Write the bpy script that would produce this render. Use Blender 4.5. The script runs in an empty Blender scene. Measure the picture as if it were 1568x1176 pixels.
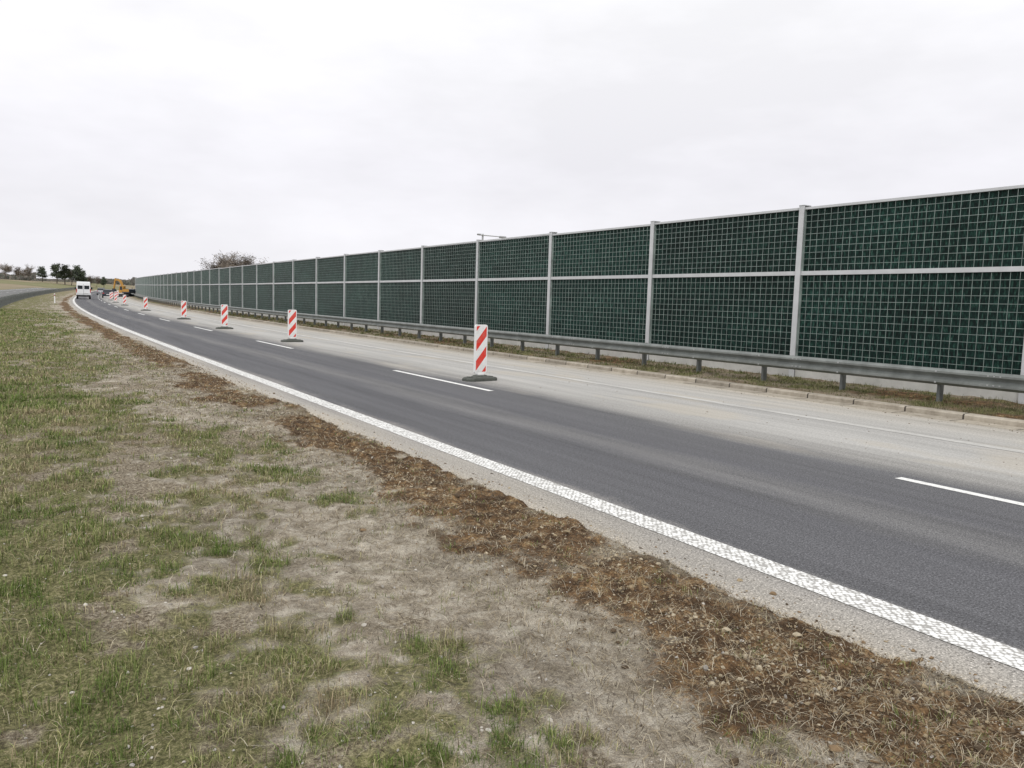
import bpy, bmesh, numpy as np, math, random
from mathutils import Matrix, Vector
random.seed(4); rng=np.random.default_rng(7)
scn=bpy.context.scene; COL=bpy.context.collection
# ------------------------------------------------------------------ road frame
S0,K,CZ=22.0,5.4e-4,2.9e-5
H_CAM=1.64
def sm(t):
    t=np.clip(t,0,1); return t*t*(3-2*t)
def zbase(s):
    return CZ*np.maximum(0,np.minimum(s,300)-20)**2
def pt(s,L):
    s=np.asarray(s,float); L=np.asarray(L,float)
    t=np.clip(s-S0,0,900); th=K*t; R=1/K
    ex=np.maximum(s-S0-900,0)
    x=(1-np.cos(th))*R+ex*np.sin(th); y=np.where(s<S0,s,S0+np.sin(th)*R+ex*np.cos(th))
    return x+L*np.cos(th), y-L*np.sin(th), th
def to_sl(x,y):
    R=1/K
    if y<S0: return y,x
    dx,dy=R-x,y-S0
    return S0+R*math.atan2(dy,dx), R-math.hypot(dx,dy)
# ------------------------------------------------------------------ noise
def vn(x,y,seed):
    x,y=np.broadcast_arrays(np.asarray(x,float),np.asarray(y,float))
    xi=np.floor(x).astype(np.int64); yi=np.floor(y).astype(np.int64)
    xf=x-xi; yf=y-yi; u=xf*xf*(3-2*xf); v=yf*yf*(3-2*yf)
    def h(a,b):
        n=(a*374761393+b*668265263+seed*974634777)&0xffffffff
        n=((n^(n>>13))*1274126177)&0xffffffff
        n=((n^(n>>15))*1103515245)&0xffffffff
        return (n^(n>>16))/4294967295.0
    return (h(xi,yi)*(1-u)+h(xi+1,yi)*u)*(1-v)+(h(xi,yi+1)*(1-u)+h(xi+1,yi+1)*u)*v
def fbm(x,y,seed,o=3):
    r=0;a=1;tot=0
    for i in range(o):
        r=r+a*vn(x*2**i,y*2**i,seed+31*i); tot+=a; a*=.55
    return r/tot
def masks(s,L):
    n1=fbm(s/2.2,L/1.1,11,3); n2=fbm(s/.5,L/.42,12,3); n3=fbm(s/.16,L/.15,13,2)
    b=np.interp(L,[-3,-.6,.5,1.2,1.8,2.5,2.9,3.2],[.84,.76,.66,.57,.44,.33,.20,.05])
    g=np.clip((b+(n1-.5)*.78+(n2-.5)*.85+(n3-.5)*.85-.30)*2.2,0,1)
    near=sm((7-s)/4)
    cs=3.08-.16*near+.4*(fbm(s/2.2,s*0,14,2)-.5); w=.40+.16*near+.32*(fbm(s/1.3,s*0+5,15,2)-.4)
    so=np.clip(1.35-np.abs(L-cs)/w+(n2-.5)*1.9+(n3-.5)*1.0,0,1)
    so=so*sm((fbm(s/1.6,L/.8,19,2)-.12)*4)
    sa=np.clip((.68-b-(n1-.5)*1.4+(n2-.5)*1.1)*2.6,0,1)*(1-so)
    g=g*(1-.85*so)
    right=sm((L-13.0)/.1)
    g=g*(1-right)+right*np.clip((n2-.40)*3+.2*(n3-.5),0,1); so=so*(1-right)+right*np.clip((n1-.3)*2,0.3,1)*(1-.5*np.clip((n2-.45)*4,0,1)); sa=sa*(1-right)
    far=sm((-3.2-L)/2); g=g*(1-far)+far*(.75+.25*n1)
    return g,so,sa
def gz(s,L,mk=None):
    g,so,sa=masks(s,L) if mk is None else mk
    e=3.50+.22*(fbm(s/.9,s*0,21,2)-.5)+.12*(fbm(s/.14,s*0,22,2)-.5)
    t=sm((e+.10-L)/.20)
    fade=sm((80-s)/40)
    bmp=(fbm(s/1.7,L/1.1,23,2)-.5)*.07+((fbm(s/.3,L/.3,24,2)-.5)*.045+(fbm(s/.075,L/.075,25,2)-.5)*.034
        +sa*(fbm(s/1.1,L/.10,29,2)-.5)*.026+so*(.012+(fbm(s/.11,L/.11,26,3)-.38)*.085))*fade
    z=-.03+t*(.06+bmp)
    r=sm((L-13.08)/.08); z=z*(1-r)+r*(.075+.045*(L-13.1).clip(0,2.2)+(fbm(s/.3,L/.3,27,3)-.5)*.07)
    o=sm((L+15.4)/.4)*sm((-4.2-L)/.4); z=z*(1-o)-.04*o
    z=z+zbase(s)
    z=z-1.0*sm((L-17)/12)*sm((200-s)/100)
    z=z+4.6*sm((s-270)/260)*sm((-8-L)/60)+1.2*sm((s-420)/400)
    z=z+(fbm(s/90,L/90,28,2)-.5)*2*sm((-17-L)/60)
    return z
# ------------------------------------------------------------------ mesh helpers
def link(o,parent=None):
    COL.objects.link(o)
    if parent: o.parent=parent
    return o
def npmesh(name,V,counts,idx,mat=None,uv=None,col=None,colname="col",smooth=False,parent=None):
    m=bpy.data.meshes.new(name); n=len(V)
    m.vertices.add(n); m.vertices.foreach_set("co",np.asarray(V,np.float32).ravel())
    m.loops.add(len(idx)); m.loops.foreach_set("vertex_index",np.asarray(idx,np.int32))
    counts=np.asarray(counts,np.int32); st=np.concatenate([[0],np.cumsum(counts)[:-1]]).astype(np.int32)
    m.polygons.add(len(counts)); m.polygons.foreach_set("loop_start",st)
    m.polygons.foreach_set("use_smooth",np.full(len(counts),smooth))
    m.update(calc_edges=True); m.validate()
    if uv is not None:
        u=m.uv_layers.new(name="UVMap"); u.data.foreach_set("uv",np.asarray(uv,np.float32)[np.asarray(idx)].ravel())
    if col is not None:
        a=m.color_attributes.new(colname,'FLOAT_COLOR','POINT'); c=np.ones((n,4),np.float32); c[:,:3]=col
        a.data.foreach_set("color",c.ravel())
    if mat: m.materials.append(mat)
    return link(bpy.data.objects.new(name,m),parent)
def gridmesh(name,P,mat,uv=None,col=None,colname="col",smooth=True,parent=None):
    a,b=P.shape[:2]; I=np.arange(a*b).reshape(a,b)
    q=np.stack([I[:-1,:-1],I[:-1,1:],I[1:,1:],I[1:,:-1]],-1).reshape(-1,4)
    return npmesh(name,P.reshape(-1,3),np.full(len(q),4),q.ravel(),mat,None if uv is None else uv.reshape(-1,2),None if col is None else col.reshape(-1,3),colname,smooth,parent)
def strip(name,ss,LL,zo,mat,parent=None):
    S,L=np.meshgrid(ss,LL,indexing='ij'); x,y,_=pt(S,L)
    P=np.stack([x,y,zbase(S)+zo],-1); return gridmesh(name,P,mat,uv=np.stack([L,S],-1),parent=parent)
def sweep(name,ss,prof,mat,parent=None,smooth=False):
    prof=np.array(prof); S=np.repeat(np.asarray(ss,float)[:,None],len(prof),1); L=np.repeat(prof[None,:,0],len(ss),0); Z=np.repeat(prof[None,:,1],len(ss),0)
    x,y,_=pt(S,L); return gridmesh(name,np.stack([x,y,zbase(S)+Z],-1),mat,uv=np.stack([L,S],-1),smooth=smooth,parent=parent)
BV=np.array([[x,y,z] for x in(-.5,.5) for y in(-.5,.5) for z in(-.5,.5)])
BF=[(0,1,3,2),(4,6,7,5),(0,4,5,1),(2,3,7,6),(0,2,6,4),(1,5,7,3)]
def boxes(name,lst,mat,parent=None):
    """lst: (s,L,z,ds,dL,dz) boxes aligned with the road frame; z above road"""
    A=np.array(lst,float); n=len(A); x,y,th=pt(A[:,0],A[:,1])
    c,s_=np.cos(th)[:,None],np.sin(th)[:,None]
    lx=BV[None,:,0]*A[:,4:5]; ly=BV[None,:,1]*A[:,3:4]; lz=BV[None,:,2]*A[:,5:6]
    X=x[:,None]+lx*c+ly*s_; Y=y[:,None]-lx*s_+ly*c; Z=(zbase(A[:,0])+A[:,2])[:,None]+lz
    F=(np.array(BF).ravel()[None,:]+8*np.arange(n)[:,None]).ravel()
    return npmesh(name,np.stack([X,Y,Z],-1).reshape(-1,3),np.full(6*n,4),F,mat,parent=parent)
def bm_obj(name,bm,mat,parent=None,bevel=0,smooth=False):
    if bevel: bmesh.ops.bevel(bm,geom=list(bm.edges),offset=bevel,segments=2,affect='EDGES',profile=.6)
    bmesh.ops.recalc_face_normals(bm,faces=list(bm.faces))
    m=bpy.data.meshes.new(name); bm.to_mesh(m); bm.free()
    if smooth:
        for p in m.polygons: p.use_smooth=True
    m.materials.append(mat); return link(bpy.data.objects.new(name,m),parent)
def box(name,c,d,mat,parent=None,bevel=.01,rot=None):
    bm=bmesh.new(); bmesh.ops.create_cube(bm,size=1); bmesh.ops.scale(bm,vec=d,verts=bm.verts)
    if bevel: bmesh.ops.bevel(bm,geom=list(bm.edges),offset=min(bevel,min(d)*.4),segments=2,affect='EDGES')
    if rot: bmesh.ops.rotate(bm,matrix=rot,verts=bm.verts)
    bmesh.ops.translate(bm,vec=c,verts=bm.verts); return bm_obj(name,bm,mat,parent)
def cyl(name,p0,p1,r,mat,parent=None,r2=None,n=20):
    p0,p1=Vector(p0),Vector(p1); d=p1-p0; bm=bmesh.new()
    bmesh.ops.create_cone(bm,cap_ends=True,segments=n,radius1=r,radius2=r if r2 is None else r2,depth=d.length)
    bmesh.ops.transform(bm,matrix=Matrix.Translation((p0+p1)/2)@d.to_track_quat('Z','Y').to_matrix().to_4x4(),verts=bm.verts)
    return bm_obj(name,bm,mat,parent)
def profile(name,pts,w,mat,parent=None,bevel=.03,x0=0,taper=None):
    bm=bmesh.new(); A=[];B=[]
    for y,z in pts:
        f=taper(z) if taper else 1
        A.append(bm.verts.new((x0-w/2*f,y,z))); B.append(bm.verts.new((x0+w/2*f,y,z)))
    bm.faces.new(A); bm.faces.new(B[::-1])
    for i in range(len(pts)):
        j=(i+1)%len(pts); bm.faces.new((A[i],A[j],B[j],B[i]))
    return bm_obj(name,bm,mat,parent,bevel)
def empty(name,s=None,L=None,rot=0,z=0,loc=None):
    e=bpy.data.objects.new(name,None); COL.objects.link(e); e.empty_display_size=.3
    if s is not None:
        x,y,th=pt(s,L); e.location=(float(x),float(y),float(zbase(s))+z); e.rotation_euler=(0,0,-float(th)+rot)
    elif loc: e.location=loc; e.rotation_euler=(0,0,rot)
    return e
# ------------------------------------------------------------------ materials
def mat(name):
    m=bpy.data.materials.new(name); m.use_nodes=True; nt=m.node_tree
    return m,nt,nt.nodes["Principled BSDF"]
def N(nt,t,**k):
    n=nt.nodes.new(t)
    for a,b in k.items(): setattr(n,a,b)
    return n
def ramp(nt,fac,stops):
    r=nt.nodes.new("ShaderNodeValToRGB"); e=r.color_ramp.elements
    while len(e)<len(stops): e.new(.5)
    for i,(p,c) in enumerate(stops):
        e[i].position=p; e[i].color=(c,c,c,1) if isinstance(c,(int,float)) else (*c,1)
    nt.links.new(fac,r.inputs[0]); return r.outputs[0]
def noise(nt,co,scale,detail=4,rough=.6,scl=None):
    if scl:
        mp=N(nt,"ShaderNodeMapping"); mp.inputs["Scale"].default_value=scl; nt.links.new(co,mp.inputs[0]); co=mp.outputs[0]
    n=N(nt,"ShaderNodeTexNoise"); n.inputs["Scale"].default_value=scale; n.inputs["Detail"].default_value=detail; n.inputs["Roughness"].default_value=rough
    nt.links.new(co,n.inputs["Vector"]); return n.outputs["Fac"]
def mixc(nt,f,a,b,mode='MIX'):
    m=N(nt,"ShaderNodeMix",data_type='RGBA',blend_type=mode)
    for s,v in((0,f),(6,a),(7,b)):
        if isinstance(v,bpy.types.NodeSocket): nt.links.new(v,m.inputs[s])
        else: m.inputs[s].default_value=v if s==0 else ((v,v,v,1) if isinstance(v,(int,float)) else (*v,1))
    return m.outputs[2]
def mth(nt,op,a,b=0.,c=None):
    m=N(nt,"ShaderNodeMath",operation=op)
    for i,v in enumerate((a,b,c)):
        if v is None: continue
        if isinstance(v,bpy.types.NodeSocket): nt.links.new(v,m.inputs[i])
        else: m.inputs[i].default_value=v
    return m.outputs[0]
def bump(nt,b,h,st,dist):
    n=N(nt,"ShaderNodeBump"); n.inputs["Strength"].default_value=st; n.inputs["Distance"].default_value=dist
    nt.links.new(h,n.inputs["Height"]); nt.links.new(n.outputs[0],b.inputs["Normal"]); return n
def simple(name,c,rough=.6,metal=0,var=.15,scale=6,bmp=0):
    m,nt,b=mat(name); tc=N(nt,"ShaderNodeTexCoord").outputs["Object"]
    f=noise(nt,tc,scale,4,.65)
    lo=tuple(x*(1-var) for x in c); hi=tuple(min(1,x*(1+var)) for x in c)
    nt.links.new(ramp(nt,f,[(.3,lo),(.7,hi)]),b.inputs["Base Color"])
    b.inputs["Roughness"].default_value=rough; b.inputs["Metallic"].default_value=metal
    if bmp: bump(nt,b,noise(nt,tc,scale*8,3),bmp,.01)
    return m
def ground_mat():
    m,nt,b=mat("ground_soil_grass"); co=N(nt,"ShaderNodeTexCoord").outputs["Object"]
    at=N(nt,"ShaderNodeAttribute",attribute_name="masks"); sp=N(nt,"ShaderNodeSeparateColor"); nt.links.new(at.outputs["Color"],sp.inputs[0])
    g,so,sa=sp.outputs[0],sp.outputs[1],sp.outputs[2]
    nf=noise(nt,co,45,4,.72); nm=noise(nt,co,7,5,.7); nl=noise(nt,co,1.3,3,.6); nx=noise(nt,co,190,1,.7)
    dirt=ramp(nt,nf,[(.32,(.085,.067,.046)),(.45,(.185,.152,.108)),(.56,(.32,.275,.205)),(.70,(.50,.45,.36))])
    sand=ramp(nt,nm,[(.36,(.22,.188,.14)),(.50,(.39,.345,.28)),(.62,(.62,.57,.48))])
    sand=mixc(nt,.38,sand,dirt)
    floor=ramp(nt,nf,[(.32,(.050,.049,.022)),(.45,(.115,.115,.046)),(.56,(.205,.195,.090)),(.72,(.40,.34,.205))])
    soil=ramp(nt,nm,[(.32,(.060,.038,.022)),(.44,(.110,.068,.038)),(.53,(.19,.115,.058)),(.60,(.31,.20,.10)),(.70,(.48,.39,.24))])
    soil=mixc(nt,ramp(nt,nf,[(.36,.8),(.56,0.)]),soil,(.050,.034,.021))
    c=mixc(nt,ramp(nt,mth(nt,'ADD',sa,mth(nt,'MULTIPLY',mth(nt,'SUBTRACT',nm,.5),1.9)),[(.25,0.),(.62,1.)]),dirt,sand)
    c=mixc(nt,ramp(nt,mth(nt,'ADD',g,mth(nt,'MULTIPLY',mth(nt,'SUBTRACT',nf,.5),1.2)),[(.2,0.),(.75,.95)]),c,floor)
    c=mixc(nt,ramp(nt,mth(nt,'ADD',so,mth(nt,'MULTIPLY',mth(nt,'SUBTRACT',nf,.5),1.3)),[(.3,0.),(.7,1.)]),c,soil)
    c=mixc(nt,1.,c,ramp(nt,nl,[(.3,.80),(.7,1.15)]),'MULTIPLY')
    c=mixc(nt,1.,c,ramp(nt,nx,[(.3,.62),(.52,1.0),(.70,1.38)]),'MULTIPLY')
    ps=N(nt,"ShaderNodeSeparateXYZ"); nt.links.new(co,ps.inputs[0])
    ff=ramp(nt,mth(nt,'MULTIPLY',ps.outputs[1],.001),[(.12,0.),(.32,1.)])
    field=ramp(nt,noise(nt,co,.014,3,.5,(1,.35,1)),[(.40,(.20,.19,.10)),(.47,(.17,.165,.085)),(.52,(.27,.22,.15)),(.60,(.21,.185,.12))])
    c=mixc(nt,ff,c,field)
    nt.links.new(c,b.inputs["Base Color"]); b.inputs["Roughness"].default_value=.95; b.inputs["Specular IOR Level"].default_value=.15
    bump(nt,b,nf,.9,.03)
    return m
def road_mat():
    m,nt,b=mat("asphalt_worn"); uv=N(nt,"ShaderNodeUVMap").outputs[0]
    sp=N(nt,"ShaderNodeSeparateXYZ"); nt.links.new(uv,sp.inputs[0]); L=sp.outputs[0]
    n1=noise(nt,uv,1.,5,.6,(1.2,.22,1)); n2=noise(nt,uv,1.,5,.65,(3.5,.12,1)); n3=noise(nt,uv,9,4,.7); sp1=noise(nt,uv,80,2,.8); sp2=noise(nt,uv,34,2,.6)
    Lw=mth(nt,'ADD',L,mth(nt,'MULTIPLY',mth(nt,'SUBTRACT',n1,.5),.9)); Lw=mth(nt,'ADD',Lw,mth(nt,'MULTIPLY',mth(nt,'SUBTRACT',n3,.5),.25))
    t=mth(nt,'DIVIDE',mth(nt,'SUBTRACT',Lw,3.),11.)
    def st(l,c): return ((l-3)/11,tuple(x*1.12 for x in c))
    c=ramp(nt,t,[st(3.1,(.38,.335,.265)),st(3.75,(.32,.30,.27)),st(4.15,(.235,.225,.215)),st(4.35,(.108,.108,.114)),st(5.5,(.098,.098,.105)),st(6.0,(.155,.153,.154)),st(6.45,(.103,.103,.110)),st(7.7,(.114,.114,.119)),
        st(8.3,(.27,.263,.25)),st(9.3,(.385,.377,.36)),st(10.4,(.34,.333,.32)),st(11.2,(.385,.375,.355)),st(12.3,(.395,.372,.335)),st(12.95,(.38,.33,.26))])
    dust=ramp(nt,mth(nt,'DIVIDE',mth(nt,'SUBTRACT',Lw,7.6),2.),[(0.,0.),(.6,1.)])
    c=mixc(nt,1.,c,ramp(nt,n2,[(.3,.78),(.5,1.),(.7,1.14)]),'MULTIPLY')
    spk=ramp(nt,sp1,[(.28,.35),(.45,.85),(.60,1.3),(.72,2.6)]); spf=mth(nt,'SUBTRACT',1.,mth(nt,'MULTIPLY',dust,.7))
    c=mixc(nt,spf,c,mixc(nt,1.,c,spk,'MULTIPLY'))
    c=mixc(nt,.7,c,mixc(nt,1.,c,ramp(nt,sp2,[(.3,.72),(.7,1.28)]),'MULTIPLY'))
    pat=ramp(nt,noise(nt,uv,1.,3,.5,(.9,.35,1)),[(.54,0.),(.64,1.)])
    c=mixc(nt,mth(nt,'MULTIPLY',mth(nt,'MULTIPLY',pat,dust),.40),c,(.48,.43,.35))
    nt.links.new(c,b.inputs["Base Color"]); b.inputs["Roughness"].default_value=.92; b.inputs["Specular IOR Level"].default_value=.15
    bump(nt,b,sp1,.45,.006); return m
def paint_mat(name,kind):
    m,nt,b=mat(name); uv=N(nt,"ShaderNodeUVMap").outputs[0]
    n3=noise(nt,uv,14,4,.7); nb=noise(nt,uv,120,2,.7)
    if kind=="edge":
        dis=N(nt,"ShaderNodeVectorMath",operation='ADD'); nn=N(nt,"ShaderNodeTexNoise"); nn.inputs["Scale"].default_value=16; nt.links.new(uv,nn.inputs["Vector"])
        sc=N(nt,"ShaderNodeVectorMath",operation='SCALE'); sc.inputs[3].default_value=.05; nt.links.new(nn.outputs["Color"],sc.inputs[0]); nt.links.new(uv,dis.inputs[0]); nt.links.new(sc.outputs[0],dis.inputs[1])
        mp=N(nt,"ShaderNodeMapping"); mp.inputs["Rotation"].default_value=(0,0,.7); nt.links.new(dis.outputs[0],mp.inputs[0])
        vo=N(nt,"ShaderNodeTexVoronoi",feature='F1'); vo.inputs["Scale"].default_value=30; vo.inputs["Randomness"].default_value=.3; nt.links.new(mp.outputs[0],vo.inputs["Vector"])
        f=ramp(nt,vo.outputs["Distance"],[(.48,1.),(.64,0.)])
        f=mth(nt,'MULTIPLY',f,ramp(nt,n3,[(.22,.55),(.38,1.)]))
        c=mixc(nt,f,(.36,.35,.33),mixc(nt,nb,(.76,.76,.74),(.90,.90,.88)))
        bump(nt,b,f,.6,.004)
    elif kind=="dash":
        c=mixc(nt,ramp(nt,mth(nt,'ADD',mth(nt,'MULTIPLY',n3,.6),mth(nt,'MULTIPLY',nb,.4)),[(.35,0.),(.47,1.)]),(.25,.24,.23),(.80,.80,.78))
    else:
        ns=noise(nt,uv,1.,5,.7,(6,.8,1))
        c=mixc(nt,ramp(nt,mth(nt,'ADD',mth(nt,'MULTIPLY',ns,.6),mth(nt,'MULTIPLY',n3,.4)),[(.40,0.),(.60,1.)]),(.40,.39,.37),(.60,.59,.56))
    nt.links.new(c,b.inputs["Base Color"]); b.inputs["Roughness"].default_value=.7; return m
def kerb_mat():
    m,nt,b=mat("kerb_concrete"); uv=N(nt,"ShaderNodeUVMap").outputs[0]; co=N(nt,"ShaderNodeTexCoord").outputs["Object"]
    sp=N(nt,"ShaderNodeSeparateXYZ"); nt.links.new(uv,sp.inputs[0])
    fr=mth(nt,'FRACT',sp.outputs[1]); j=mth(nt,'LESS_THAN',mth(nt,'ABSOLUTE',mth(nt,'SUBTRACT',fr,.5)),.485)
    fl=mth(nt,'FLOOR',sp.outputs[1]); wn=N(nt,"ShaderNodeTexWhiteNoise",noise_dimensions='1D'); nt.links.new(fl,wn.inputs["W"])
    c=ramp(nt,noise(nt,co,5,6,.7),[(.3,(.24,.21,.165)),(.5,(.36,.32,.26)),(.7,(.45,.41,.34))])
    c=mixc(nt,1.,c,ramp(nt,wn.outputs[0],[(0.,.78),(1.,1.12)]),'MULTIPLY'); c=mixc(nt,j,(.06,.05,.04),c)
    nt.links.new(c,b.inputs["Base Color"]); b.inputs["Roughness"].default_value=.9; bump(nt,b,noise(nt,co,60,3),.4,.01); return m
def vcol_mat(name,rough=.8):
    m,nt,b=mat(name); at=N(nt,"ShaderNodeAttribute",attribute_name="col"); nt.links.new(at.outputs["Color"],b.inputs["Base Color"])
    b.inputs["Roughness"].default_value=rough; b.inputs["Specular IOR Level"].default_value=.2
    return m
def panel_mat():
    m,nt,b=mat("barrier_green_infill"); uv=N(nt,"ShaderNodeUVMap").outputs[0]; sp=N(nt,"ShaderNodeSeparateXYZ"); nt.links.new(uv,sp.inputs[0])
    ny=noise(nt,uv,1.,3,.6,(26,6,1)); big=noise(nt,uv,1.,3,.5,(.5,.9,1)); wn=N(nt,"ShaderNodeTexWhiteNoise",noise_dimensions='1D')
    nt.links.new(mth(nt,'FLOOR',mth(nt,'DIVIDE',sp.outputs[0],5.)),wn.inputs["W"])
    c=ramp(nt,ny,[(.36,(.003,.009,.008)),(.5,(.006,.022,.018)),(.61,(.013,.047,.036)),(.70,(.055,.115,.09))])
    c=mixc(nt,1.,c,ramp(nt,big,[(.3,.65),(.7,1.4)]),'MULTIPLY'); c=mixc(nt,1.,c,ramp(nt,wn.outputs[0],[(0.,.75),(1.,1.3)]),'MULTIPLY')
    nt.links.new(c,b.inputs["Base Color"]); b.inputs["Roughness"].default_value=.65; b.inputs["Specular IOR Level"].default_value=.2
    bump(nt,b,ny,.8,.03); return m
M_ground=ground_mat(); M_road=road_mat(); M_edge=paint_mat("edge_line_paint","edge"); M_dash=paint_mat("lane_paint","dash"); M_old=paint_mat("old_dusty_paint","old"); M_kerb=kerb_mat()
M_blade=vcol_mat("grass_blades",.7); M_straw=vcol_mat("straw",.85); M_stone=vcol_mat("stone",.9)
M_panel=panel_mat(); M_galv=simple("galvanised_steel",(.42,.43,.43),.5,.3,.12,4); M_post=simple("barrier_post_steel",(.55,.56,.57),.55,.1,.08,3)
M_rail=simple("guardrail_steel",(.22,.235,.225),.5,.45,.25,3); M_railpost=simple("guardrail_post_steel",(.17,.18,.175),.6,.4,.2,3); M_rail2=simple("guardrail_steel_bright",(.46,.47,.47),.6,.1,.1,3)
M_wire=simple("mesh_wire",(.27,.325,.305),.55,.1,.3,3); M_conc=simple("plinth_concrete",(.50,.495,.47),.9,0,.16,1.6,.3)
M_white=simple("white_plastic",(.78,.78,.77),.4,0,.03,3); M_rub=simple("grey_rubber",(.075,.08,.07),.85,0,.3,12,.4)
M_black=simple("black_rubber",(.02,.02,.02),.8); M_glass=simple("dark_glass",(.02,.025,.03),.1,0,.1); M_bark=simple("bark",(.11,.09,.075),.95,0,.3,2)
M_red=simple("red_lamp",(.45,.02,.015),.3); M_vanw=simple("van_paint",(.72,.73,.74),.3,0,.05,2); M_yel=simple("excavator_yellow",(.42,.22,.04),.55,0,.2,3)
M_dark=simple("dark_paint",(.03,.035,.045),.3); M_silver=simple("silver_paint",(.30,.31,.33),.3,.3)
# ------------------------------------------------------------------ ground sheet
def grow(a,b,st,f):
    r=[a]
    while r[-1]<b: r.append(r[-1]+st); st*=f
    return r
sl=[-200,-120,-70,-40,-25,-15,-9,-6,-4,-3,-2,-1.4,-1,-.6,-.3,0,.2,.4,.55]
v=.7
while v<55: sl.append(v); v+=.0056*v
sl+=grow(v,2600,.45,1.045); sl=np.array(sl)
left=-np.array(grow(1.6,2500,.04,1.075)); left=left[::-1]
mid=np.arange(-1.58,3.86,.0175); right=np.array([4,4.5,5.5,7,9,11,12.5,13.0,13.08,13.13,13.17]+list(np.arange(13.25,15.6,.07))+grow(15.7,1500,.3,1.13))
LLn=np.concatenate([left,mid,right])
Sg,Lg=np.meshgrid(sl,LLn,indexing='ij'); mk=masks(Sg,Lg); x,y,_=pt(Sg,Lg); z=gz(Sg,Lg,mk)
gridmesh("ground",np.stack([x,y,z],-1),M_ground,col=np.stack(mk,-1),colname="masks")
# ------------------------------------------------------------------ roads & markings
ssr=np.concatenate([np.arange(-40,60,1.),np.arange(60,800,4.)])
strip("road",ssr,np.array([3.2,3.6,4,5,6,7,8,9,10,11,12,13.02]),0,M_road)
def opp_mat():
    m,nt,b=mat("asphalt_opposite"); co=N(nt,"ShaderNodeTexCoord").outputs["Object"]
    nt.links.new(ramp(nt,noise(nt,co,1.5,5),[(.3,(.15,.15,.15)),(.7,(.21,.21,.205))]),b.inputs["Base Color"]); b.inputs["Roughness"].default_value=.95; b.inputs["Specular IOR Level"].default_value=.05; return m
strip("opposite_road",ssr,np.linspace(-15.1,-4.5,8),0,opp_mat())
mk_e=empty("road_markings")
strip("edge_line",ssr,np.array([3.97,4.21]),.004,M_edge,mk_e)
strip("old_edge_line",ssr,np.array([10.52,10.72]),.004,M_old,mk_e)
strip("opposite_edge_line",ssr,np.array([-5.4,-5.2]),.004,M_dash,mk_e); strip("opposite_edge_line_far",ssr,np.array([-13.2,-13.0]),.004,M_dash,mk_e)
for i in range(-2,30):
    a=.16+12.72*i; strip("lane_dash_%d"%i,np.linspace(a,a+4.53,6),np.array([7.53,7.65]),.004,M_dash,mk_e)
for i in range(0,25):
    a=3+12.72*i; strip("opposite_dash_%d"%i,np.linspace(a,a+4.5,4),np.array([-9.3,-9.18]),.004,M_dash,mk_e)
sweep("kerb",ssr,[(12.99,-.05),(12.99,.075),(13.01,.095),(13.17,.10),(13.19,.085),(13.19,-.05)],M_kerb)
sweep("concrete_gutter",ssr,[(12.62,-.02),(12.62,.004),(12.985,.006),(12.985,-.02)],M_kerb)
# ------------------------------------------------------------------ noise barrier
nb=empty("noise_barrier"); LB=15.2; T,MI,BO=4.014,2.537,.565
posts=[];caps=[];rails=[];wires=[];pl=[];low=[];PV=[];PF=[];PU=[]
for i in range(-4,74):
    s=7.17+5*i
    posts+= [(s,LB-.02,(T+.03)/2,.135,.022,T+.03),(s,LB+.19,(T+.03)/2,.135,.022,T+.03),(s,LB+.085,(T+.02)/2,.02,.19,T+.02)]
    caps.append((s,LB+.085,T+.04,.145,.24,.016))
    c=s+2.5; hw=4.90
    dt=.014*math.sin(i*2.3)+.008*math.sin(i*5.1)
    rails+=[(c,LB+.05,T-.028+dt,hw,.09,.052),(c,LB+.05,MI,hw,.09,.092)]
    low+=[(c,LB+.05,BO+.02,hw,.09,.04),(c-hw/2+.015,LB+.052,(T+BO)/2,.02,.085,T-BO-.1),(c+hw/2-.015,LB+.052,(T+BO)/2,.02,.085,T-BO-.1)]
    for z0,z1 in((BO+.04,MI-.046),(MI+.046,T-.05)):
        nr=9 if z1-z0<1.45 else 12
        for r in range(1,nr+1): wires.append((c,LB+.03,z0+(z1-z0)*r/(nr+1)+.002*math.sin(r*i),hw-.06,.007,.008))
        for q in range(1,29): wires.append((c-hw/2+.03+(hw-.06)*q/29,LB+.022,(z0+z1)/2,.006,.007,z1-z0))
        for off,LBo,flip in((0,LB+.07,0),(9,LB+.13,1)):
            x,y,_=pt(np.array([c-hw/2,c+hw/2]),np.array([LBo]*2)); zz=zbase(np.array([c-hw/2,c+hw/2])); n=len(PV)
            for a,zc,uu in((0,z0,0),(1,z0,1),(1,z1,1),(0,z1,0)):
                PV.append((x[a],y[a],zz[a]+zc)); PU.append((5*i+.1+uu*4.8,zc+i*3.7+off))
            PF+=[n+3,n+2,n+1,n] if flip else [n,n+1,n+2,n+3]
    pl.append((c,LB+.075,BO/2-.16,4.86,.12,BO+.30))
boxes("posts",posts,M_post,nb); boxes("post_caps",caps,M_galv,nb); boxes("panel_rails",rails,M_post,nb); boxes("panel_frames",low,M_wire,nb); boxes("wire_mesh",wires,M_wire,nb); boxes("concrete_plinth",pl,M_conc,nb)
npmesh("green_infill",PV,np.full(len(PF)//4,4),PF,M_panel,uv=PU,parent=nb)
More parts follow.
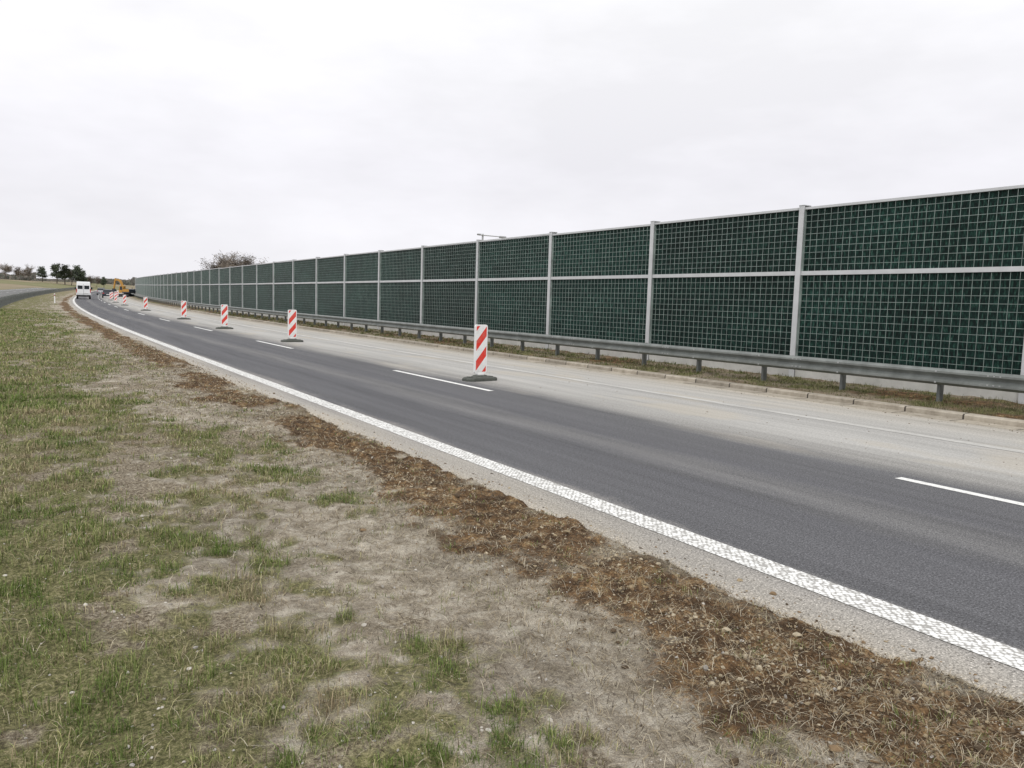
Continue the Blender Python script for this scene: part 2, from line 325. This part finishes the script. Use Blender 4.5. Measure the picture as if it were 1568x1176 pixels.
# ------------------------------------------------------------------ guardrails
def guardrail(L,s_a,s_b,side,zt,step,first,gz0,beam=None):
    e=empty("guardrail"); ss=np.arange(s_a,s_b,2.); d=-side
    pr=[(0,.0),(.03,-.005),(.075,-.05),(.075,-.085),(.02,-.125),(.0,-.155),(.02,-.185),(.075,-.225),(.075,-.26),(.03,-.305),(0,-.31)]
    P=[(L+d*a,zt+b*.95) for a,b in pr]; P2=[(L+d*(a-.006),zt+b*.95) for a,b in pr][::-1]
    sweep("w_beam",ss,P+P2+[P[0]],beam or M_rail,e,smooth=False)
    B=[];Bl=[];J=[];JJ=[]
    s=first
    while s<s_b:
        B+=[(s,L-d*.15,(zt-.03+gz0)/2-.05,.01,.11,zt+.05),(s+.028,L-d*.205,(zt-.03+gz0)/2-.05,.055,.008,zt+.05),(s+.028,L-d*.095,(zt-.03+gz0)/2-.05,.055,.008,zt+.05)]
        Bl.append((s,L-d*.045,zt-.14,.09,.085,.12))
        for zz in(-.045,-.235): J.append((s,L+d*.082,zt+zz-.01,.03,.012,.03))
        s+=step
    for s in np.arange(first+1,s_b,4.):
        for a in(-.1,0,.1):
            for zz in(-.06,-.215): J.append((s+a,L+d*.08,zt+zz,.022,.012,.022))
        JJ.append((s,L+d*.076,zt-.065,.012,.006,.05)); JJ.append((s,L+d*.076,zt-.23,.012,.006,.05))
    boxes("posts",B,M_railpost,e); boxes("spacer_blocks",Bl,M_railpost,e); boxes("bolts",J,M_galv,e); boxes("splice_edges",JJ,M_railpost,e)
    return e
guardrail(14.0,-24,340,1,.735,2.,-21.95,.07)
guardrail(-1.9,60,340,1,.84,2.,61,.0,M_rail2)
# ------------------------------------------------------------------ beacons
def stripe_mat():
    m,nt,b=mat("beacon_stripes"); co=N(nt,"ShaderNodeTexCoord").outputs["Object"]; sp=N(nt,"ShaderNodeSeparateXYZ"); nt.links.new(co,sp.inputs[0])
    v=mth(nt,'ADD',sp.outputs[2],mth(nt,'MULTIPLY',sp.outputs[0],-1.15)); f=mth(nt,'LESS_THAN',mth(nt,'FRACT',mth(nt,'ADD',mth(nt,'DIVIDE',v,.42),.12)),.5)
    dirt=noise(nt,co,9,5,.7); c=mixc(nt,f,(.80,.80,.79),(.70,.035,.022)); c=mixc(nt,mth(nt,'MULTIPLY',ramp(nt,dirt,[(.45,0.),(.75,1.)]),.4),c,(.35,.32,.27))
    nt.links.new(c,b.inputs["Base Color"]); b.inputs["Roughness"].default_value=.4; return m
M_str=stripe_mat()
def beacon(s,L,rot,tilt=0):
    e=empty("traffic_beacon",s,L,rot)
    bm=bmesh.new(); out=[(-.40,-.10),(-.30,-.19),(.30,-.19),(.40,-.10),(.40,.10),(.30,.19),(-.30,.19),(-.40,.10)]
    lv=[(1,.0),(1,.045),(.93,.07),(.55,.085),(.35,.12)]; rings=[]
    for k,zz in lv: rings.append([bm.verts.new((a*k,b*k,zz)) for a,b in out])
    for r0,r1 in zip(rings,rings[1:]):
        for i in range(8): bm.faces.new((r0[i],r0[(i+1)%8],r1[(i+1)%8],r1[i]))
    bm.faces.new(rings[-1]); bm.faces.new(rings[0][::-1]); bm_obj("rubber_base",bm,M_rub,e)
    for sx in(-.27,.27): box("base_grip",(sx,0,.075),(.09,.16,.03),M_rub,e)
    box("socket",(0,0,.13),(.16,.09,.06),M_white,e)
    def rr(w,h,r,y0,y1,mt,nm,zc):
        bm=bmesh.new(); pts=[]
        for cx,cz,a0 in((w/2-r,h/2-r,0),(-w/2+r,h/2-r,90),(-w/2+r,-h/2+r,180),(w/2-r,-h/2+r,270)):
            for q in range(5):
                a=math.radians(a0+q*22.5); pts.append((cx+r*math.cos(a),cz+r*math.sin(a)+zc))
        A=[bm.verts.new((a,y0,b)) for a,b in pts]; B=[bm.verts.new((a,y1,b)) for a,b in pts]
        bm.faces.new(A); bm.faces.new(B[::-1])
        for i in range(len(pts)): j=(i+1)%len(pts); bm.faces.new((A[i],B[i],B[j],A[j]))
        return bm_obj(nm,bm,mt,e)
    rr(.33,1.04,.05,-.022,.022,M_white,"panel_body",.67)
    rr(.27,.97,.03,-.026,-.0225,M_str,"striped_face",.675); rr(.27,.97,.03,.0225,.026,M_str,"striped_back",.675)
    e.rotation_euler[0]=tilt
beac=[(14.75,8.40,.16),(29.5,8.72,.10),(40.7,8.62,.08),(54.9,8.95,.05),(77.5,9.05,.1),(100,8.95,.02),(118,8.95,-.05),(136,9.0,.05),(150,9.6,0),(163,10.4,0),(176,11.0,0)]
for i,(s,L,r) in enumerate(beac): beacon(s,L,r,.02*math.sin(i*3.1))
e=empty("marker_post",104,2.1); profile("post",[(-.06,-.1),(.06,-.1),(.05,1.0),(-.06,1.08)],.12,M_white,e,.015); box("black_band",(0,0,.88),(.125,.125,.16),M_black,e,.01); box("reflector",(0,-.07,.88),(.06,.02,.12),M_red,e,.005)
# ------------------------------------------------------------------ vehicles
def wheels(e,xs,ys,r,w=.24):
    for x in xs:
        for y in ys:
            cyl("tyre",(x-w/2,y,r),(x+w/2,y,r),r,M_black,e,n=24); cyl("wheel_rim",(x-w/2-.01,y,r),(x+w/2+.01,y,r),r*.58,M_silver,e,n=16)
def van(s,L):
    e=empty("white_van",s,L)
    tp=lambda z: 1-.10*max(0,(z-1.2)/1.4)
    profile("body",[(-2.75,.45),(-2.80,.9),(-2.74,2.1),(-2.62,2.58),(-2.3,2.66),(.9,2.64),(1.35,2.45),(2.05,1.62),(2.75,1.25),(2.88,.95),(2.88,.42),(-2.6,.36)],2.0,M_vanw,e,.06,taper=tp)
    for sx in(-.45,.45): box("rear_window",(sx,-2.775,1.78),(.66,.03,.55),M_glass,e,.02,Matrix.Rotation(.04,3,'X'))
    box("door_gap",(0,-2.80,1.4),(.02,.02,1.8),M_black,e,0); box("rear_bumper",(0,-2.86,.5),(1.95,.2,.24),M_black,e,.04); box("number_plate",(.3,-2.84,.95),(.52,.02,.12),M_white,e,.004)
    for sx in(-.93,.93): box("tail_lamp",(sx,-2.77,1.25),(.12,.07,.65),M_red,e,.02); box("mirror",(sx*1.22,1.5,1.65),(.2,.1,.38),M_black,e,.03)
    for sx in(-1,1): box("side_window",(sx*.955,1.15,1.75),(.03,.9,.5),M_glass,e,.02)
    box("windscreen",(0,1.72,2.03),(1.6,.04,.95),M_glass,e,.02,Matrix.Rotation(-.72,3,'X'))
    wheels(e,(-.86,.86),(-1.75,1.85),.35)
def car(name,s,L,m,est=True):
    e=empty(name,s,L); tp=lambda z: 1-.22*max(0,(z-.9)/.6)
    profile("body",[(-2.15,.3),(-2.2,.7),(-2.05,1.0),(-1.9,1.0),(1.0,.98),(2.0,.82),(2.2,.6),(2.15,.28)],1.8,m,e,.06)
    profile("cabin",[(-1.98,.98),(-1.65,1.44),(-.9,1.5),(.1,1.47),(.95,.98)],1.68,M_glass,e,.04,taper=tp)
    profile("roof",[(-1.62,1.45),(-.9,1.52),(.1,1.49),(.2,1.45)],1.36,m,e,.01)
    for sx in(-.72,.72): box("tail_lamp",(sx,-2.16,.82),(.3,.06,.14),M_red,e,.02); box("head_lamp",(sx,2.1,.7),(.3,.12,.12),M_white,e,.02); box("mirror",(sx*1.3,.6,1.02),(.16,.1,.12),m,e,.03)
    box("number_plate",(0,-2.2,.6),(.52,.02,.11),M_white,e,.004); wheels(e,(-.8,.8),(-1.35,1.35),.32,.2)
def excavator(s,L,rot):
    e=empty("excavator",s,L,rot); e.scale=(.78,.78,.78)
    for sx in(-1.0,1.0):
        profile("track",[(-1.7,.18),(-1.45,0),(1.45,0),(1.7,.18),(1.8,.45),(1.6,.75),(-1.6,.75),(-1.8,.45)],.5,M_black,e,.05,x0=sx)
        for yy in(-1.3,-.65,0,.65,1.3): cyl("track_roller",(sx-.27,yy,.38),(sx+.27,yy,.38),.2,M_dark,e,n=12)
    box("undercarriage",(0,0,.65),(1.5,1.4,.4),M_dark,e,.05); cyl("slew_ring",(0,0,.8),(0,0,1.0),.6,M_dark,e)
    profile("house",[(-1.9,1.0),(-2.0,1.3),(-1.9,1.95),(-1.6,2.1),(.2,2.05),(.3,1.0)],2.3,M_dark,e,.06)
    profile("house_panel",[(-1.85,1.3),(-1.85,1.9),(-1.6,2.0),(.1,1.98),(.2,1.3)],2.36,M_yel,e,.04)
    profile("cab",[(.0,1.0),(-.1,2.75),(.2,2.9),(1.05,2.85),(1.3,1.9),(1.3,1.0)],.9,M_yel,e,.05,x0=-.65)
    box("cab_glass",(-.65,.6,2.2),(.93,.85,.95),M_glass,e,.03); box("front_glass",(-.65,1.22,2.2),(.78,.1,1.0),M_glass,e,.02,Matrix.Rotation(.25,3,'X'))
    profile("boom",[(.2,1.35),(.35,1.9),(1.6,4.2),(2.6,4.65),(3.6,4.3),(3.55,4.05),(2.6,4.2),(1.95,3.85),(.75,1.35)],.35,M_yel,e,.04,x0=.15)
    profile("stick",[(3.1,4.75),(3.5,4.75),(4.0,2.2),(3.8,1.9),(3.65,2.2)],.28,M_yel,e,.03,x0=.15)
    profile("bucket",[(3.9,2.15),(4.15,1.7),(4.0,1.05),(3.5,.85),(3.05,1.1),(3.35,1.35),(3.55,1.9)],.9,M_dark,e,.03,x0=.15)
    cyl("boom_cylinder",(.15,1.1,1.5),(.15,2.0,3.6),.07,M_galv,e); cyl("stick_cylinder",(.15,2.2,4.6),(.15,3.25,4.8),.06,M_galv,e); cyl("exhaust",(.8,-1.2,2.0),(.8,-1.2,2.5),.06,M_black,e)
van(143,5.4); car("dark_car",160,9.1,M_dark); car("silver_car",200,8.0,M_silver); excavator(180,12.6,math.radians(48)); car("dark_car",205,14.0,M_dark)
e=empty("street_lamp",loc=(22.1,38.9,-1.1)); cyl("pole",(0,0,0),(0,0,6.55),.06,M_galv,e,.05)
cyl("arm",(-.15,0,6.48),(.85,-.45,6.43),.03,M_galv,e,.025,n=10); box("lamp_head",(.98,-.5,6.41),(.42,.22,.10),M_galv,e,.03); box("lamp_head_back",(-.18,.08,6.51),(.26,.16,.09),M_galv,e,.03)
# ------------------------------------------------------------------ grass, straw, stones
def blades(name,s,L,z,hh,w,lean,colr,mt):
    n=len(s); x,y,_=pt(s,L); ph=rng.uniform(0,2*np.pi,n); dx,dy=np.cos(ph),np.sin(ph); px_,py_=-dy,dx
    hz=hh*np.cos(lean); hr=hh*np.sin(lean)
    V=np.zeros((n,5,3))
    for i,(k,zk,ww) in enumerate(((0,0,1),(0,0,-1),(.38,.62,.75),(.38,.62,-.75),(1,.88,0))):
        V[:,i,0]=x+dx*hr*k+px_*w*ww/2; V[:,i,1]=y+dy*hr*k+py_*w*ww/2; V[:,i,2]=z+hz*zk/.88
    V[:,0:2,2]-=.004
    base=5*np.arange(n)[:,None]; F=(np.array([0,1,3,2,2,3,4])[None]+base).ravel(); cnt=np.tile([4,3],n)
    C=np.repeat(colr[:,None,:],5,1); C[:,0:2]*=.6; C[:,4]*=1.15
    return npmesh(name,V.reshape(-1,3),cnt,F,mt,col=C.reshape(-1,3))
GREEN=np.array([[.110,.165,.036],[.150,.205,.050],[.210,.250,.080],[.32,.31,.135],[.46,.41,.25],[.30,.24,.15]])
def tufts(N_,smin,smax,La,Lb,nb_,hmean,wmul=1):
    s=np.exp(rng.uniform(np.log(smin),np.log(smax),N_)); L=rng.uniform(La,Lb,N_); mk=masks(s,L); g=mk[0]
    cl=fbm(s/.10,L/.10,43,2)
    keep=rng.uniform(0,1,N_)<np.clip((g**1.1*.95+.06)*np.clip((cl-.42)*7,0.04,1.3),0,1); s,L,g=s[keep],L[keep],g[keep]; z=gz(s,L)
    dead=.5*fbm(s/.8,L/.5,41,3)+.5*fbm(s/.12,L/.12,47,2)
    n=len(s); r=lambda a:np.repeat(a,nb_); S_=r(s); rad=.012+.004*np.minimum(S_,20)
    S_=S_+rng.normal(0,1,n*nb_)*rad; L_=r(L)+rng.normal(0,1,n*nb_)*rad
    h=hmean*r(.4+1.2*rng.uniform(0,1,n)**1.5*(.45+g))*rng.uniform(.5,1.3,n*nb_); w=.0027*np.maximum(1,S_/3.5)**.8*wmul*rng.uniform(.7,1.4,n*nb_)
    t=np.clip(r(dead*3.4-1.32+ (1-g)*.35)+rng.normal(0,.27,n*nb_),0,1)*(len(GREEN)-1.01); i0=t.astype(int); f=(t-i0)[:,None]
    c=GREEN[i0]*(1-f)+GREEN[i0+1]*f; c=c*rng.uniform(.65,1.25,(n*nb_,1))
    return S_,L_,r(z),h,w,np.abs(rng.normal(.70,.42,n*nb_)).clip(0,1.5),c
A=[tufts(64000,.8,14,-2.4,3.4,8,.045),tufts(46000,12,70,-3.4,3.3,4,.05,1.2)]
sR=np.exp(rng.uniform(np.log(3),np.log(70),9000)); LR=rng.uniform(13.25,15.15,9000); mR=masks(sR,LR)[0]; kk=rng.uniform(0,1,9000)<.25+mR; sR,LR=np.repeat(sR[kk],4),np.repeat(LR[kk],4)
LR=LR+rng.normal(0,.03,len(LR)); nR=len(sR); zR=gz(sR,LR); cR=GREEN[rng.integers(1,6,nR)]*rng.uniform(.3,.7,(nR,1))
A.append((sR+rng.normal(0,.03,nR),LR,zR,rng.uniform(.03,.09,nR),.004*np.maximum(1,sR/5),np.abs(rng.normal(.6,.4,nR)),cR))
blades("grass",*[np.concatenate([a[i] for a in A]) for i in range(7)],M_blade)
n=64000; s=np.exp(rng.uniform(np.log(.8),np.log(30),n)); L=np.concatenate([rng.uniform(-2,3.45,n//2),rng.normal(2.7,.6,n-n//2).clip(-2,3.5)]); z=gz(s,L)+.006
cs=np.array([[.46,.39,.28],[.36,.29,.18],[.56,.50,.38],[.15,.11,.07],[.08,.06,.04]])[rng.integers(0,5,n)]*rng.uniform(.7,1.1,(n,1))
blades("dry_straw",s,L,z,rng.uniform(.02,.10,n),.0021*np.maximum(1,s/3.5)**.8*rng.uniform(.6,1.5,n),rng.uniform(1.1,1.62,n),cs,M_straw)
ph=(1+5**.5)/2; IV=np.array([(-1,ph,0),(1,ph,0),(-1,-ph,0),(1,-ph,0),(0,-1,ph),(0,1,ph),(0,-1,-ph),(0,1,-ph),(ph,0,-1),(ph,0,1),(-ph,0,-1),(-ph,0,1)])/1.9
IF=np.array([(0,11,5),(0,5,1),(0,1,7),(0,7,10),(0,10,11),(1,5,9),(5,11,4),(11,10,2),(10,7,6),(7,1,8),(3,9,4),(3,4,2),(3,2,6),(3,6,8),(3,8,9),(4,9,5),(2,4,11),(6,2,10),(8,6,7),(9,8,1)])
def stones(name,s,L,size,colr,lift=.2):
    n=len(s); x,y,_=pt(s,L); z=np.maximum(gz(s,L),zbase(s)+np.where(L>3.4,0,-1)); V=IV[None]*(1+rng.uniform(-.35,.35,(n,12,1)))*size[:,None,None]*rng.uniform(.6,1.25,(n,1,3))*np.array([1,1,.7])
    a=rng.uniform(0,6.28,n); c,s_=np.cos(a)[:,None],np.sin(a)[:,None]; X=V[...,0]*c-V[...,1]*s_+x[:,None]; Y=V[...,0]*s_+V[...,1]*c+y[:,None]; Z=V[...,2]+(z+size*lift)[:,None]
    F=(IF.ravel()[None]+12*np.arange(n)[:,None]).ravel(); C=np.repeat(colr[:,None],12,1)*rng.uniform(.8,1.2,(n,12,1))
    return npmesh(name,np.stack([X,Y,Z],-1).reshape(-1,3),np.full(20*n,3),F,M_stone,col=C.reshape(-1,3))
n=17000; s=np.exp(rng.uniform(np.log(.9),np.log(32),n)); L=(3.10-.12*(s<6)+rng.normal(0,.30,n)).clip(1.9,3.72); sz=np.exp(rng.normal(-5.35,.5,n)).clip(.002,.026)*np.maximum(1,s/8)**.5
ci=(fbm(s/.6,L/.4,51,2)*5+rng.normal(0,1.0,n)).clip(0,4.99).astype(int)
pc=np.array([[.09,.065,.042],[.14,.10,.062],[.21,.145,.085],[.31,.245,.155],[.42,.36,.26]])[ci]
stones("soil_clods",s,L,sz,pc)
n=6000; s=np.exp(rng.uniform(np.log(.9),np.log(20),n)); L=rng.uniform(-2,4.0,n); sz=np.exp(rng.normal(-5.5,.5,n)).clip(.002,.018)
pc=np.array([[.38,.36,.33],[.26,.24,.21],[.50,.47,.42],[.14,.12,.10]])[rng.integers(0,4,n)]
stones("gravel",s,L,sz,pc)
n=1000; s=np.exp(rng.uniform(np.log(3),np.log(50),n)); L=np.where(rng.uniform(0,1,n)<.6,rng.uniform(12.3,12.98,n),rng.uniform(8.2,12.9,n)); sz=np.exp(rng.normal(-5.1,.5,n)).clip(.003,.015)
stones("road_debris",s,L,sz,np.full((n,3),.25)*np.array([1,.88,.7]),.3)
# ------------------------------------------------------------------ trees
def tree_mesh(name,kind,H,seed,nleaf):
    r=random.Random(seed); V=[];F=[];tips=[]
    def tube(p,q,r0,r1,k=5):
        d=(q-p).normalized(); a=d.orthogonal().normalized(); b=d.cross(a); n=len(V)
        for c,rr in((p,r0),(q,r1)):
            for i in range(k):
                t=6.283*i/k; V.append(tuple(c+a*rr*math.cos(t)+b*rr*math.sin(t)))
        for i in range(k): F.append((n+i,n+(i+1)%k,n+k+(i+1)%k,n+k+i))
    def br(p,d,l,rad,lv):
        q=p
        for i in range(3):
            d=(d+Vector((r.gauss(0,.14),r.gauss(0,.14),r.gauss(.04,.08)))).normalized(); q2=q+d*l/3
            tube(q,q2,rad*(1-.22*i),rad*(1-.22*(i+1)),5 if lv<2 else 3); q=q2
            if lv<4:
                for _ in range(1 if lv==0 and i==0 else 2):
                    nd=(d+Vector((r.gauss(0,.75),r.gauss(0,.75),r.gauss(.15,.35)))).normalized(); br(q,nd,l*r.uniform(.5,.72),rad*.5,lv+1 if lv else 1+ (i==2))
            if lv>=2: tips.append(q)
    if kind=="bare": br(Vector((0,0,0)),Vector((0,0,1)),H*.48,H*.02,0)
    else:
        tube(Vector((0,0,-.3)),Vector((0,0,H*.55)),H*.025,H*.016); tube(Vector((0,0,H*.55)),Vector((0,0,H*.95)),H*.016,H*.005)
        for i in range(34):
            h=H*r.uniform(.3,.95); a=r.uniform(0,6.28); l=H*.30*(1.05-h/H)**.5*r.uniform(.5,1.1); q=Vector((math.cos(a)*l,math.sin(a)*l,h+l*.25)); tube(Vector((0,0,h)),q,H*.007,H*.002,3)
            for k in range(4): tips.append(Vector((0,0,h)).lerp(q,r.uniform(.45,1.05)))
    me=bpy.data.meshes.new(name); nb_=len(F)
    for _ in range(nleaf):
        t=r.choice(tips); sd=H*(.045 if kind=="bare" else .05); c=t+Vector((r.gauss(0,sd),r.gauss(0,sd),r.gauss(0,sd*.8)))
        u=Vector((r.gauss(0,1),r.gauss(0,1),r.gauss(0,1))).normalized(); w=u.orthogonal().normalized()
        a,b=(H*.035,H*.0035) if kind=="bare" else (H*.022,H*.012)
        n=len(V); V.extend([tuple(c-u*a-w*b),tuple(c+u*a-w*b),tuple(c+u*a+w*b),tuple(c-u*a+w*b)]); F.append((n,n+1,n+2,n+3))
    me.from_pydata(V,[],F); me.materials.append(M_bark); me.materials.append(M_twig if kind=="bare" else M_needle)
    for i,p in enumerate(me.polygons):
        if i>=nb_: p.material_index=1
    return me
M_twig=simple("twigs",(.18,.15,.12),.95,0,.35,1.5); M_needle=simple("needles",(.065,.08,.05),.95,0,.5,.8)
bare=[tree_mesh("bare_%d"%i,"bare",10,20+i,1600) for i in range(3)]; pine=[tree_mesh("pine_%d"%i,"pine",10,40+i,2600) for i in range(2)]
def tree(x,y,H,kind,i):
    s,L=to_sl(x,y); z=float(gz(np.array([s]),np.array([L]))[0]); o=link(bpy.data.objects.new("bare_tree" if kind=="b" else "pine_tree",(bare if kind=="b" else pine)[i%(3 if kind=="b" else 2)]))
    o.location=(x,y,z-.2); o.rotation_euler=(0,0,i*1.7); k=H/10; o.scale=(k*1.1,k*1.1,k)
for j,(x,y,H,kd) in enumerate([(-8,520,9,'b'),(-3,515,10,'b'),(3,530,8,'b'),(8,520,9.5,'b'),(14,525,9,'p'),(21,520,11,'p'),(24.5,512,11.5,'p'),(28,520,11,'b'),(31,515,12,'p'),(34,525,9,'p'),(39,540,8,'b'),(44,560,7,'b'),(48,560,7,'p'),
    (62,300,13.5,'b'),(64.5,305,15,'b'),(67,298,15.5,'b'),(69.5,303,14.5,'b'),(72,300,14.5,'b'),(75,300,14,'b'),(78,300,13,'b')]): tree(x,y,H,kd,j)
n=26000; bx=rng.uniform(-260,420,n); by=760+rng.normal(0,14,n)+.12*bx
ht=2.5+11*fbm(bx/26,bx*0,71,4)**1.3*(fbm(bx/120,bx*0,72,2)>.36)
V=np.zeros((n,4,3)); sl_=np.array([to_sl(a,b) for a,b in zip(bx,by)]); zg=gz(sl_[:,0],sl_[:,1]); zc=zg+ht*rng.uniform(0,1,n)**.7
a=rng.uniform(0,3.14,n); rr=rng.uniform(.35,1.0,n)
for i,(u,v) in enumerate(((-1,-1),(1,-1),(1,1),(-1,1))):
    V[:,i,0]=bx+np.cos(a)*u*rr; V[:,i,1]=by+np.sin(a)*u*rr; V[:,i,2]=zc+v*rr*.8
cc=np.array([[.19,.175,.165],[.15,.15,.13],[.22,.20,.18],[.13,.14,.115]])[rng.integers(0,4,n)]
npmesh("distant_trees",V.reshape(-1,3),np.full(n,4),np.arange(4*n),M_straw,col=np.repeat(cc[:,None],4,1).reshape(-1,3))
# ------------------------------------------------------------------ light
w=bpy.data.worlds.new("World"); scn.world=w; w.use_nodes=True; nt=w.node_tree; bg=nt.nodes["Background"]
el,az=math.radians(48),math.radians(215)
sky=N(nt,"ShaderNodeTexSky",sky_type='NISHITA',sun_disc=False,sun_elevation=el,sun_rotation=az); hs=N(nt,"ShaderNodeHueSaturation"); hs.inputs["Saturation"].default_value=.15; nt.links.new(sky.outputs[0],hs.inputs["Color"])
tc=N(nt,"ShaderNodeTexCoord").outputs["Generated"]; sp=N(nt,"ShaderNodeSeparateXYZ"); nt.links.new(tc,sp.inputs[0])
base=ramp(nt,sp.outputs[2],[(0.,(9.0,8.9,9.3)),(.16,(8.8,8.7,9.2)),(.40,(10.4,10.4,10.6)),(1.,(10.9,10.9,10.9))])
cl=noise(nt,tc,2.3,5,.58,(1,1,3.0)); base=mixc(nt,1.,base,ramp(nt,cl,[(.36,.91),(.64,1.06)]),'MULTIPLY')
nt.links.new(mixc(nt,.90,hs.outputs[0],base),bg.inputs[0]); bg.inputs[1].default_value=.108
sd=bpy.data.lights.new("sun","SUN"); sd.energy=1.45; sd.angle=math.radians(22); sd.color=(1,.97,.93); so_=link(bpy.data.objects.new("sun",sd))
d=Vector((math.sin(az)*math.cos(el),math.cos(az)*math.cos(el),math.sin(el))); so_.rotation_euler=d.to_track_quat('Z','Y').to_euler()
# ------------------------------------------------------------------ camera
yaw,pit,roll=.55831,.09961,.03027; F=1222.9
f=Vector((math.sin(yaw)*math.cos(pit),math.cos(yaw)*math.cos(pit),-math.sin(pit))); r=Vector((math.cos(yaw),-math.sin(yaw),0)); u=r.cross(f)
r2=math.cos(roll)*r+math.sin(roll)*u; u2=-math.sin(roll)*r+math.cos(roll)*u
cd=bpy.data.cameras.new("camera"); cd.sensor_width=36; cd.lens=F/1568*36; cd.clip_end=8000; cd.clip_start=.05
co=link(bpy.data.objects.new("camera",cd)); M=Matrix((r2,u2,-f)).transposed().to_4x4(); M.translation=(0,0,H_CAM); co.matrix_world=M; scn.camera=co
scn.view_settings.view_transform='Standard'; scn.view_settings.look='None'; scn.view_settings.exposure=0
